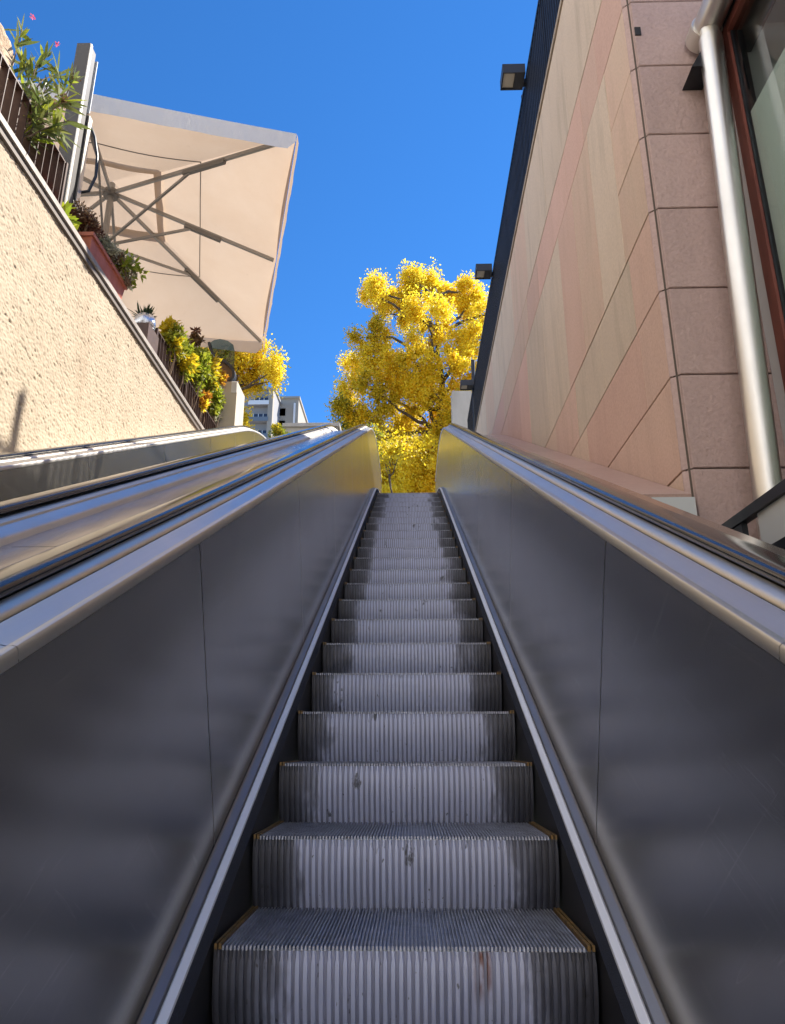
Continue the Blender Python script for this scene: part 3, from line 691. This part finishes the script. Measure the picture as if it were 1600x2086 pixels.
for a, b in ((1,1),(1,0),(1,-1),(0,-1),(-1,-1),(-1,0),(-1,1),(0,1)):
    d0 = .06; e = Vector((a,b,0)).normalized()
    def rp(t): return up(a*hs*t, b*hs*t, UH-.05 + (UZ-.035-UH+.05)*t)
    rb = MB().bar(up(e.x*.09,e.y*.09,UH-.06), rp(.985), .034, .05).build('rib', M['rib'], pr)
    MB().bar(rp(.44)-Vector((0,0,.03)), rp(.66)-Vector((0,0,.03)), .05, .06).build('rib_sleeve', M['ribdark'], rb)
    MB().bar(up(e.x*.08,e.y*.08,6.72), rp(.475)-Vector((0,0,.045)), .026, .036).build('strut', M['rib'], rb)
MB().box(UC.x-.45,UC.x+.45,UC.y-.45,UC.y+.45,4.5,4.56).build('base_plate', M['mast'], pr)

# ------------------------------------------------------------------ cream pier with curved glass screen
cp = empty('cream_pier', (-3.05,11.2,0)); cp.location = (0,0,0); tag(cp, 'smooth cream rendered pier at the end of the shrub row', 'pier')
mb = MB(); mb.add([(-3.3,11,-1),(-2.87,11,-1),(-2.87,11.55,-1),(-3.3,11.55,-1),(-3.3,11,5.87),(-2.87,11,5.87),(-2.87,11.55,5.87),(-3.3,11.55,5.87)],
                  [(0,1,5,4),(1,2,6,5),(2,3,7,6),(3,0,4,7),(4,5,6,7)]); mb.build('shaft', M['cream'], cp)
mb = MB(); 
for i in range(5): mb.box(-2.965+.019*i,-2.965+.019*i+.013,10.985,10.999,5.66,5.868)
mb.build('ribbed_inset', M['white'], cp)
# s-curved frame on the pier with mirror glass
cg = empty('curved_screen', (-3.1,11.2,5.87)); cg.location = (0,0,0); tag(cg, 'curved dark framed glass screen standing on the cream pier behind the shrubs', 'screen')
sc_ = [(-.44,.78),(-.40,.64),(-.33,.54),(-.22,.46),(-.10,.38),(-.01,.28),(.03,.17),(.015,.08),(-.04,.02),(-.14,.0),(-.30,.03)]
def crv(pts, k=6):
    out = []
    for i in range(len(pts)-1):
        p0 = Vector(pts[max(i-1,0)]); p1 = Vector(pts[i]); p2 = Vector(pts[i+1]); p3 = Vector(pts[min(i+2,len(pts)-1)])
        for t in np.linspace(0,1,k,endpoint=False):
            out.append(.5*((2*p1)+(p2-p0)*t+(2*p0-5*p1+4*p2-p3)*t*t+(3*p1-p0-3*p2+p3)*t**3))
    return out+[Vector(pts[-1])]
cc_ = crv(sc_); mb = MB(); vs = []; fs = []
for i, p in enumerate(cc_):
    d = (cc_[min(i+1,len(cc_)-1)]-cc_[max(i-1,0)]).normalized(); nn_ = Vector((-d.y, d.x)); 
    for (o_, yy) in ((-.022,11.08),(.022,11.08),(.022,11.2),(-.022,11.2)):
        q = p + nn_*o_; vs.append((-3.0+q.x, yy, 5.90+q.y))
for i in range(len(cc_)-1):
    for j in range(4): fs.append((i*4+j, i*4+(j+1)%4, (i+1)*4+(j+1)%4, (i+1)*4+j))
mb.add(vs, fs); mb.build('frame', M['dgrey'], cg, True)
up_ = [p for p in cc_ if p.y > .17]; top = [Vector((-.44+.44*t, .78+.02*math.sin(math.pi*t)*3)) for t in np.linspace(1,0,6)]
pl = [(-3.0+p.x, p.y) for p in up_] + [(-2.99,5.0-5+.62), (-3.02,.74), (-3.12,.82), (-3.26,.86), (-3.36,.84)]
vs = [(x, yy, 5.90+z) for yy in (11.12,11.128) for x, z in pl]; k = len(pl)
MB().add(vs, [tuple(range(k)), tuple(range(2*k-1,k-1,-1))]+[(i,(i+1)%k,k+(i+1)%k,k+i) for i in range(k)]).build('pane', M['screenglass'], cg)
lo = [p for p in cc_ if p.y <= .5 and p.y >= -.01]; pl = [(-3.0+p.x, p.y) for p in lo] + [(-3.34,.3)]
vs = [(x, yy, 5.90+z) for yy in (11.14,11.15) for x, z in pl]; k = len(pl)
MB().add(vs, [tuple(range(k)), tuple(range(2*k-1,k-1,-1))]+[(i,(i+1)%k,k+(i+1)%k,k+i) for i in range(k)]).build('lower_pane', M['lf_brown'], cg)

# ------------------------------------------------------------------ plants
def leaf(mb, p, d, ln, wd, nrm, mi=0, bend=.15):
    d = d.normalized(); s = d.cross(nrm)
    if s.length < 1e-4: s = d.cross(Vector((.3,.5,.8)))
    s.normalize(); n_ = s.cross(d)
    mid = p + d*ln*.45 + n_*ln*bend*.35
    mb.add([p, mid + s*wd/2, p + d*ln - n_*ln*bend*.2, mid - s*wd/2], [(0,1,2,3)], mi)
def long_leaf(mb, p, d, ln, wd, nrm, mi=0, droop=.25):
    d = d.normalized(); s = d.cross(nrm)
    if s.length < 1e-4: s = d.cross(Vector((.3,.5,.8)))
    s.normalize(); vs = []
    for t, w_ in ((0,.25),(.25,.85),(.55,1.),(.8,.62)):
        q = p + d*ln*t + Vector((0,0,-1))*ln*droop*t*t; vs += [q - s*wd*w_/2, q + s*wd*w_/2]
    vs.append(p + d*ln + Vector((0,0,-1))*ln*droop)
    mb.add(vs, [(0,1,3,2),(2,3,5,4),(4,5,7,6),(6,7,8)], mi)
def rv(r): 
    while True:
        v_ = Vector((r.uniform(-1,1), r.uniform(-1,1), r.uniform(-1,1)))
        if .05 < v_.length < 1: return v_.normalized()
def clumps(mb, centres, per, size, r, upb=.3):
    """leaf clumps: (centre, radii, material index), thinning outwards"""
    for c, rad, mi in centres:
        c = Vector(c); k = int(per*r.uniform(.7,1.3)); ms_c = r.choice(mi) if hasattr(mi,'__len__') else mi
        for _ in range(k):
            v_ = rv(r)*min(abs(r.gauss(0,.62)), .98)
            p = c + Vector((v_.x*rad[0], v_.y*rad[1], v_.z*rad[2]))
            d = (v_*.5 + rv(r) + Vector((0,0,upb-.4))).normalized()
            leaf(mb, p, d, size*r.uniform(.6,1.25), size*r.uniform(.5,.8), rv(r), ms_c if r.random() < .75 else (r.choice(mi) if hasattr(mi,'__len__') else mi))
def limb(mb, a, b, r0, r1, r, wob=.08, n=7):
    a = Vector(a); b = Vector(b); L_ = (b-a).length; pts = []; off = Vector((0,0,0))
    for i in range(n):
        t = i/(n-1); 
        if 0 < i < n-1: off = off*.6 + rv(r)*L_*wob*.5
        else: off = off*0
        pts.append(a.lerp(b, t) + off)
    mb.tube(pts, [r0+(r1-r0)*i/(n-1) for i in range(n)], 7); return pts

def tree(name, base, top, label, env, seed, leafmats, per, size, trunk_r, nlimb, group='yellow autumn trees'):
    """env: list of (cx, cy, cz, rx, ry, rz, tone) lobes; clumps are scattered through the lobes"""
    r = random.Random(seed); root = empty(name, base); root.location = (0,0,0); tag(root, label, 'tree', group)
    tb = MB(); sp = limb(tb, base, top, trunk_r, trunk_r*.22, r, .035, 12)
    cen = []
    for (cx,cy,cz,rx,ry,rz,tone,k) in env:
        c = Vector((cx,cy,cz)); 
        i = min(range(len(sp)), key=lambda q: abs(sp[q].z - (cz - .9*rx - .5)))
        if (c-sp[i]).length > .5: limb(tb, sp[i], c, trunk_r*.34, trunk_r*.09, r, .10, 7)
        for _ in range(int(k*1.7)):
            v_ = rv(r); q = r.random()**.4; p = c + Vector((v_.x*rx, v_.y*ry, v_.z*rz))*q
            s = r.uniform(.26,.52); cen.append((p, (s, s, s*r.uniform(.85,1.7)), tone))
            if r.random() < .55: limb(tb, c.lerp(p,.1), p, trunk_r*.07, trunk_r*.025, r, .12, 5)
    tb.build('trunk', M['bark'], root, True)
    mb = MB(); clumps(mb, cen, per, size, r)
    mb.build('crown', leafmats, root)
    return root
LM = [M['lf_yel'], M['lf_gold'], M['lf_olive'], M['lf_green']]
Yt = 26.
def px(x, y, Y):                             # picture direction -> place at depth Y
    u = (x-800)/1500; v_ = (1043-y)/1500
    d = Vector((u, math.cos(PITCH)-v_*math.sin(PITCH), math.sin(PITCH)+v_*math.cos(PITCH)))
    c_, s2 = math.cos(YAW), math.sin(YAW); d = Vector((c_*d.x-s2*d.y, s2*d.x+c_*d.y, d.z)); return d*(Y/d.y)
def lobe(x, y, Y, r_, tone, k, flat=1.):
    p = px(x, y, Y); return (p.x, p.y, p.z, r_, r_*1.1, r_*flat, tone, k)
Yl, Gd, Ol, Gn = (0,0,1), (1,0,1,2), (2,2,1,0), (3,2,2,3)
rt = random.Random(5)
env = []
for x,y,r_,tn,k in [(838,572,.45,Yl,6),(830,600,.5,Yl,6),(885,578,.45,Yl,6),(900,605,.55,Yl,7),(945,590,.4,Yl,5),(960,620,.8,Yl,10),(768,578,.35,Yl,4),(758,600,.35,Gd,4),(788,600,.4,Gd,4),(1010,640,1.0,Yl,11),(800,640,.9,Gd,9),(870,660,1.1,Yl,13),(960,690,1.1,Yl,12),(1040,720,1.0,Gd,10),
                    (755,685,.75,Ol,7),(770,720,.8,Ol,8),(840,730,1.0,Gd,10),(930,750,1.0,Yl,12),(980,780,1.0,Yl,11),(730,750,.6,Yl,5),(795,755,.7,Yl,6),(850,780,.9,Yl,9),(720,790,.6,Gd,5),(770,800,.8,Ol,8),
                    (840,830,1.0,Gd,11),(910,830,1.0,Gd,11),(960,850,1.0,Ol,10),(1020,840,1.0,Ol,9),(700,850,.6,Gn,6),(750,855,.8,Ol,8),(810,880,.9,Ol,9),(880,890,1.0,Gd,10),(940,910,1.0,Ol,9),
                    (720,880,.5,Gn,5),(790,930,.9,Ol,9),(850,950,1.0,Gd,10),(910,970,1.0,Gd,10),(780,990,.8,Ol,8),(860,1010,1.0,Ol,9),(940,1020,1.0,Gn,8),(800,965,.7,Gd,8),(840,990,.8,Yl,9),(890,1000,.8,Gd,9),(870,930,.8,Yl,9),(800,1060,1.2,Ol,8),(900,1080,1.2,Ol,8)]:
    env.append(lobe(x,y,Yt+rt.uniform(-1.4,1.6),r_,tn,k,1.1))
tb_ = px(885,600,Yt)
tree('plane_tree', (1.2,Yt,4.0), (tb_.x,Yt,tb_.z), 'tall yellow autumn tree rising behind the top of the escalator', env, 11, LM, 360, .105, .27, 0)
env = []
for x,y,r_,tn,k in [(490,722,.7,Gd,8),(535,735,.55,Yl,7),(560,745,.3,Yl,4),(505,765,.6,Gd,8),(460,730,.7,Gd,8),(558,768,.25,Yl,3),(478,800,.3,Ol,4),(455,785,.6,Gd,7),(510,700,.5,Gd,6),(488,850,.22,Ol,4),(504,895,.22,Yl,4),(460,860,.6,Ol,6),(430,720,.8,Gd,7)]:
    env.append(lobe(x,y,23.+rt.uniform(-.9,.9),r_,tn,k))
q = px(490,700,23.)
tree('plane_tree', (-6.6,23.,4.0), (q.x,23.,q.z), 'smaller golden tree at the left, behind the cream pier and parasol corner', env, 12, LM, 320, .095, .16, 0)
env = [lobe(x,y,18.5+rt.uniform(-.5,.5),r_,tn,k) for x,y,r_,tn,k in [(790,930,.5,Ol,4),(765,905,.45,Gn,4),(825,915,.45,Ol,3)]]
q = px(800,925,18.5); q2 = px(800,1015,18.5)
tree('young_tree', (q2.x-.05,18.5,4.0), (q.x,18.5,q.z), 'slender young tree with a straight dark trunk just above the escalator top', env, 13, LM, 170, .085, .06, 0)

def shrub(name, label, c, rad, mats, n, size, seed, cat='shrub', group='plants on the terrace edge', k=9, base=None, longl=False, stems=4):
    r = random.Random(seed); root = empty(name, (0,0,0)); tag(root, label, cat, group)
    c = Vector(c); base = Vector(base) if base else Vector((c.x, c.y, 4.5))
    tb = MB(); mb = MB()
    cen = []
    for i in range(k):
        v_ = rv(r); p = c + Vector((v_.x*rad[0], v_.y*rad[1], v_.z*rad[2]))*(r.random()**.5)*.8
        s = min(rad)*r.uniform(.3,.55); cen.append((p, s, r.randrange(len(mats)))); limb(tb, base + Vector((r.uniform(-.04,.04), r.uniform(-.04,.04), 0)), p, .010, .004, r, .1, 5)
    for p, s, mi in cen:
        for _ in range(n//k):
            v_ = rv(r); q_ = p + v_*s*r.random()**.4
            if longl: long_leaf(mb, q_, v_*.8+rv(r)*.6+Vector((0,0,.6)), size*r.uniform(.6,1.2), size*.16, rv(r), mi)
            else: leaf(mb, q_, v_*.6+rv(r)+Vector((0,0,.3)), size*r.uniform(.6,1.2), size*r.uniform(.4,.6), rv(r), mi)
    tb.build('stems', M['twig'], root); mb.build('foliage', mats, root)
    return root
X_ = -3.42
def sh(x, y, rx, rz, mats, n, size, seed, label, Y=None, name='shrub', **kw):
    p = px(x, y, Y); return shrub(name, label, p, (rx, rx*1.2, rz), mats, n, size, seed, **kw)
G_ = [M['lf_lime'],M['lf_green'],M['lf_olive']]
for i, (x, y, rx, rz, mt, n_, Y, lab) in enumerate([
  (343,700,.20,.34,[M['lf_olive'],M['lf_green'],M['lf_lime']],2000,8.5,'olive green shrub right behind the railing corner and silver pot'),
  (362,735,.24,.42,G_,2600,9.0,'tall yellow-green bush, second of the shrub row from the silver pot'),
  (388,748,.26,.46,[M['lf_lime'],M['lf_lime'],M['lf_green']],2800,9.6,'bright yellow-green bush in the middle of the shrub row'),
  (412,765,.26,.50,G_,2800,10.2,'tall green bush in front of the curved glass screen'),
  (428,815,.20,.36,[M['lf_lime'],M['lf_lime'],M['lf_green']],2200,10.7,'lime green bush touching the cream pier')]):
    sh(x, y, rx, rz, mt, n_, .085, 41+i, lab, Y, k=26)
sh(398,688,.10,.18,[M['lf_red'],M['lf_brown']],420,.075,54,'dark reddish sprig standing up above the shrub row',9.9,'reddish_plant')
sh(405,812,.16,.24,[M['lf_orange'],M['lf_orange'],M['lf_yel']],1100,.075,56,'orange leaved plant hanging over the brown railing',10.0,'orange_plant',k=14)
sh(443,768,.15,.12,[M['lf_yel'],M['lf_orange']],420,.075,57,'small yellow twig in front of the cream pier top',10.85,'yellow_plant')
sh(430,850,.14,.20,[M['lf_silver'],M['lf_brown'],M['lf_lime']],1000,.065,58,'pale dry plant low beside the cream pier, above the escalator rail',10.8,'dry_plant',k=14)
sh(388,845,.14,.22,[M['lf_olive'],M['lf_orange'],M['lf_brown']],1000,.065,59,'rusty plant seen through the bars of the brown railing',10.1,'rusty_plant',k=14)

# planter box with stonecrop
pb = empty('planter_box', (-3.2,6.36,4.56)); pb.location = (0,0,0); tag(pb, 'long terracotta planter box on the wall coping under the parasol', 'planter')
y0, y1, zb, zt = 5.93, 6.80, 4.562, 4.80
mb = MB(); mb.add([(-3.335,y0+.03,zb),(-3.10,y0+.03,zb),(-3.10,y1-.03,zb),(-3.335,y1-.03,zb),(-3.36,y0,zt),(-3.075,y0,zt),(-3.075,y1,zt),(-3.36,y1,zt)],
       [(0,3,2,1),(0,1,5,4),(1,2,6,5),(2,3,7,6),(3,0,4,7)]); mb.build('trough', M['terracotta'], pb)
mb = MB(); mb.box(-3.375,-3.06,y0-.015,y0+.012,zt-.035,zt+.006); mb.box(-3.375,-3.06,y1-.012,y1+.015,zt-.035,zt+.006); mb.box(-3.082,-3.059,y0+.0125,y1-.0125,zt-.034,zt+.005); mb.box(-3.376,-3.353,y0+.0125,y1-.0125,zt-.034,zt+.005); mb.build('rim', M['terracotta'], pb)
MB().box(-3.352,-3.083,y0+.013,y1-.013,zt-.05,zt-.03).build('soil', M['soil'], pb)
def inbox(name, label, c, rad, mats, n, size, seed, **kw): return shrub(name, label, c, rad, mats, n, size, seed, base=(c[0],c[1],4.78), **kw)
inbox('stonecrop', 'dark red-brown stonecrop at the near end of the terracotta planter', (-3.22,6.03,5.0), (.15,.24,.24), [M['lf_red'],M['lf_red'],M['lf_brown']], 2600, .034, 61, k=22)
inbox('stonecrop', 'pale brownish stonecrop trailing from the middle of the terracotta planter', (-3.12,6.42,4.93), (.15,.30,.18), [M['lf_red'],M['lf_brown'],M['lf_silver']], 2600, .034, 62, k=22)
inbox('broad_leaved_plant', 'round leaved lime green plant at the far end of the terracotta planter', (-3.03,6.74,4.98), (.18,.22,.17), [M['lf_lime'],M['lf_green'],M['lf_silver']], 230, .095, 63, k=12)
# second planter behind near railing
pb = empty('planter_box', (-3.3,5.1,4.56)); pb.location = (0,0,0); tag(pb, 'orange-red planter half hidden behind the end of the near railing', 'planter')
mb = MB(); mb.add([(-3.30,4.98,4.562),(-3.21,4.98,4.562),(-3.21,5.34,4.562),(-3.30,5.34,4.562),(-3.34,4.95,4.80),(-3.20,4.95,4.80),(-3.20,5.37,4.80),(-3.34,5.37,4.80)],[(0,3,2,1),(0,1,5,4),(1,2,6,5),(2,3,7,6),(3,0,4,7),(4,5,6,7)]); mb.build('trough', M['terracotta'], pb)
MB().box(-3.345,-3.195,4.94,5.38,4.801,4.82).build('rim', M['terracotta'], pb)
# silver pot and its box
bx_ = MB(); bx_.box(-3.36,-3.09,7.58,7.935,4.562,4.845)
tag(bx_.build('metal_box', M['brown']), 'brown sheet metal box on the coping under the silver pot', 'box')
sp_ = empty('silver_pot', (-3.25,7.78,4.80)); sp_.location = (0,0,0); tag(sp_, 'round shiny silver pot on the brown metal box', 'pot')
mb = MB(); mb.lathe([(0,0),(.10,0),(.125,.03),(.13,.08),(.122,.14),(.105,.175),(.098,.175),(.098,.15),(0,.15)], (-3.205,7.74,4.848), 28); mb.build('bowl', M['zinc'], sp_, True)
r = random.Random(71); rs = empty('spiky_succulent'); tag(rs, 'dark green spiky succulent growing in the silver pot', 'plant', 'plants on the terrace edge'); mb = MB()
for i in range(110):
    d = rv(r); d.z = abs(d.z)*1.2+.25; p = Vector((-3.205+r.uniform(-.06,.06), 7.74+r.uniform(-.06,.06), 5.0)); long_leaf(mb, p, d, r.uniform(.10,.22), .022, rv(r), 0, .1)
mb.build('leaves', M['lf_dark'], rs)
# pale green rosette between mast and railing
r = random.Random(72); rs = empty('pale_rosette'); tag(rs, 'light green leafy rosette at the foot of the grey mast', 'plant', 'plants on the terrace edge'); mb = MB()
for i in range(120):
    d = rv(r); d.z = abs(d.z)+.35; p = Vector((-3.22+r.uniform(-.05,.05), 5.62+r.uniform(-.12,.12), 4.57+r.uniform(0,.18))); long_leaf(mb, p, d, r.uniform(.09,.2), .04, rv(r), 0, .2)
mb.build('leaves', M['lf_lime'], rs)
# oleander
r = random.Random(73); ol = empty('oleander'); tag(ol, 'lanky oleander with narrow leaves leaning out behind the near railing', 'plant', 'plants on the terrace edge'); tb = MB(); mb = MB(); pt_ = MB()
tips = [(45,60),(95,115),(70,150),(120,150),(80,205),(110,215),(60,190),(130,205),(90,250),(115,265),(50,130),(150,160),(95,180),(140,245)]
for i, (x, y) in enumerate(tips):
    Y = r.uniform(4.7,5.2); e = px(x, y, Y); bs = Vector((-3.45+r.uniform(-.08,.08), r.uniform(4.5,5.0), 4.5))
    pts = limb(tb, bs, e, .011, .004, r, .05, 8)
    for j in range(26):
        p = pts[-1].lerp(pts[-4], r.random()**1.4)
        ax = (pts[-1]-pts[-3]).normalized(); long_leaf(mb, p, ax*.55+rv(r)*.8+Vector((.1,0,.1)), r.uniform(.12,.24), .028, rv(r), 0 if r.random() < .8 else 1, .12)
    if i in (0, 1):
        q = px(x+22, y-25, Y)
        for j in range(14): leaf(pt_, q+rv(r)*.014, rv(r), .022, .015, rv(r))
    if i in (11, 7, 5):
        for j in range(60): leaf(mb, e+rv(r)*.06*r.random(), rv(r), .03, .018, rv(r), 2)
tb.build('stems', M['twig'], ol); mb.build('leaves', [M['lf_olean'],M['lf_lime'],M['lf_brown']], ol); pt_.build('flowers', M['petal'], ol)
# hedge trough beyond the top landing
hb = empty('hedge_trough', (-2.4,16.2,4)); hb.location = (0,0,0); tag(hb, 'long concrete trough wall beyond the left escalator top, in front of the flats', 'trough')
a = px(583,878,16); b_x = px(690,878,16).x; MB().box(a.x,b_x,15.8,16.3,4.36,a.z).build('wall', M['concrete'], hb); MB().box(a.x-.05,b_x+.05,15.74,16.36,a.z+.002,a.z+.09).build('coping', M['concrete'], hb)
q = px(566,890,15.2); shrub('low_bush', 'low bush in front of the concrete trough, over the escalator handrail', q, (.32,.3,.32), [M['lf_green'],M['lf_olive'],M['lf_red']], 1300, .07, 81, base=(q.x,q.y,4.36), k=10)

# ------------------------------------------------------------------ far apartment blocks
Yb = 130.
def apt(name, label, x0, x1, ytop, mat_, wins, Y=Yb, depth=14, side=None):
    root = empty(name); tag(root, label, 'building', 'far apartment blocks')
    a = px(x0, ytop, Y); b = px(x1, ytop, Y); zt = a.z
    MB().box(a.x, b.x, Y, Y+depth, 4.0, zt).build('wall', mat_, root)
    MB().box(a.x-.25, b.x+.25, Y-.3, Y+depth+.2, zt+.003, zt+.45).build('roof_slab', mat_, root)
    return root, a, b, zt
ra, a, b, zt = apt('apartment_block', 'pale beige flats with small square windows, far right of the two blocks', 561, 609, 813, M['apt'], [])
for fl in range(7):
    for wx in (574, 574):
        p = px(wx, 832, Yb); z = zt - 2.4 - fl*2.62
        if wx == 574:
            w_ = MB().box(p.x-.78,p.x+.78,Yb-.06,Yb-.012,z-1.2,z+.35).build('window', M['white'], ra)
            for k in (-1,1): MB().box(p.x+k*.38-.32,p.x+k*.38+.32,Yb-.10,Yb-.062,z-1.1,z+.12).build('pane', M['aptwin'], w_)
mb = MB(); mb.box(b.x-.9,b.x-.55,Yb-.3,Yb-.01,4.0,zt-1.0); mb.build('corner_pipe', M['white'], ra)
mb = MB(); mb.box(b.x+.01,b.x+1.3,Yb+6,Yb+13,4.0,zt-3.2); mb.build('side_wing', M['apt'], ra)
for fl in range(7): MB().box(b.x+1.302,b.x+1.6,Yb+6.5,Yb+12.5,zt-6.4-fl*2.62,zt-5.6-fl*2.62).build('balcony', M['white'], ra)
rb_, a, b, zt = apt('apartment_block', 'grey flats with glazed balconies, far left block beside the golden tree', 498, 560, 796, M['aptgrey'], [], Y=Yb-6)
Y2 = Yb-6
MB().box(b.x-.9,b.x,Y2-1.2,Y2-.005,4.0,zt-.5).build('end_fin', M['apt'], rb_)
for fl in range(7):
    z = zt - 1.5 - fl*3.35
    q0, q1 = px(520,800,Y2), px(549,800,Y2)
    w_ = MB().box(q0.x,q1.x,Y2-.10,Y2-.012,z-1.5,z+.0).build('window', M['aptwin'], rb_)
    for k in range(4): xx = q0.x+(q1.x-q0.x)*k/3; MB().box(xx-.06,xx+.06,Y2-.14,Y2-.102,z-1.5,z).build('mullion', M['white'], w_)
    MB().box(q0.x,q1.x,Y2-.14,Y2-.102,z-.85,z-.75).build('transom', M['white'], w_)
    bc = MB().box(q0.x-.9,q1.x+.3,Y2-1.3,Y2-.012,z-2.0,z-1.82).build('balcony', M['aptgrey'], rb_)
    MB().box(q0.x-.9,q1.x+.3,Y2-1.34,Y2-1.302,z-1.99,z-1.15).build('parapet', M['white'] if fl == 0 else M['aptrail'], bc)
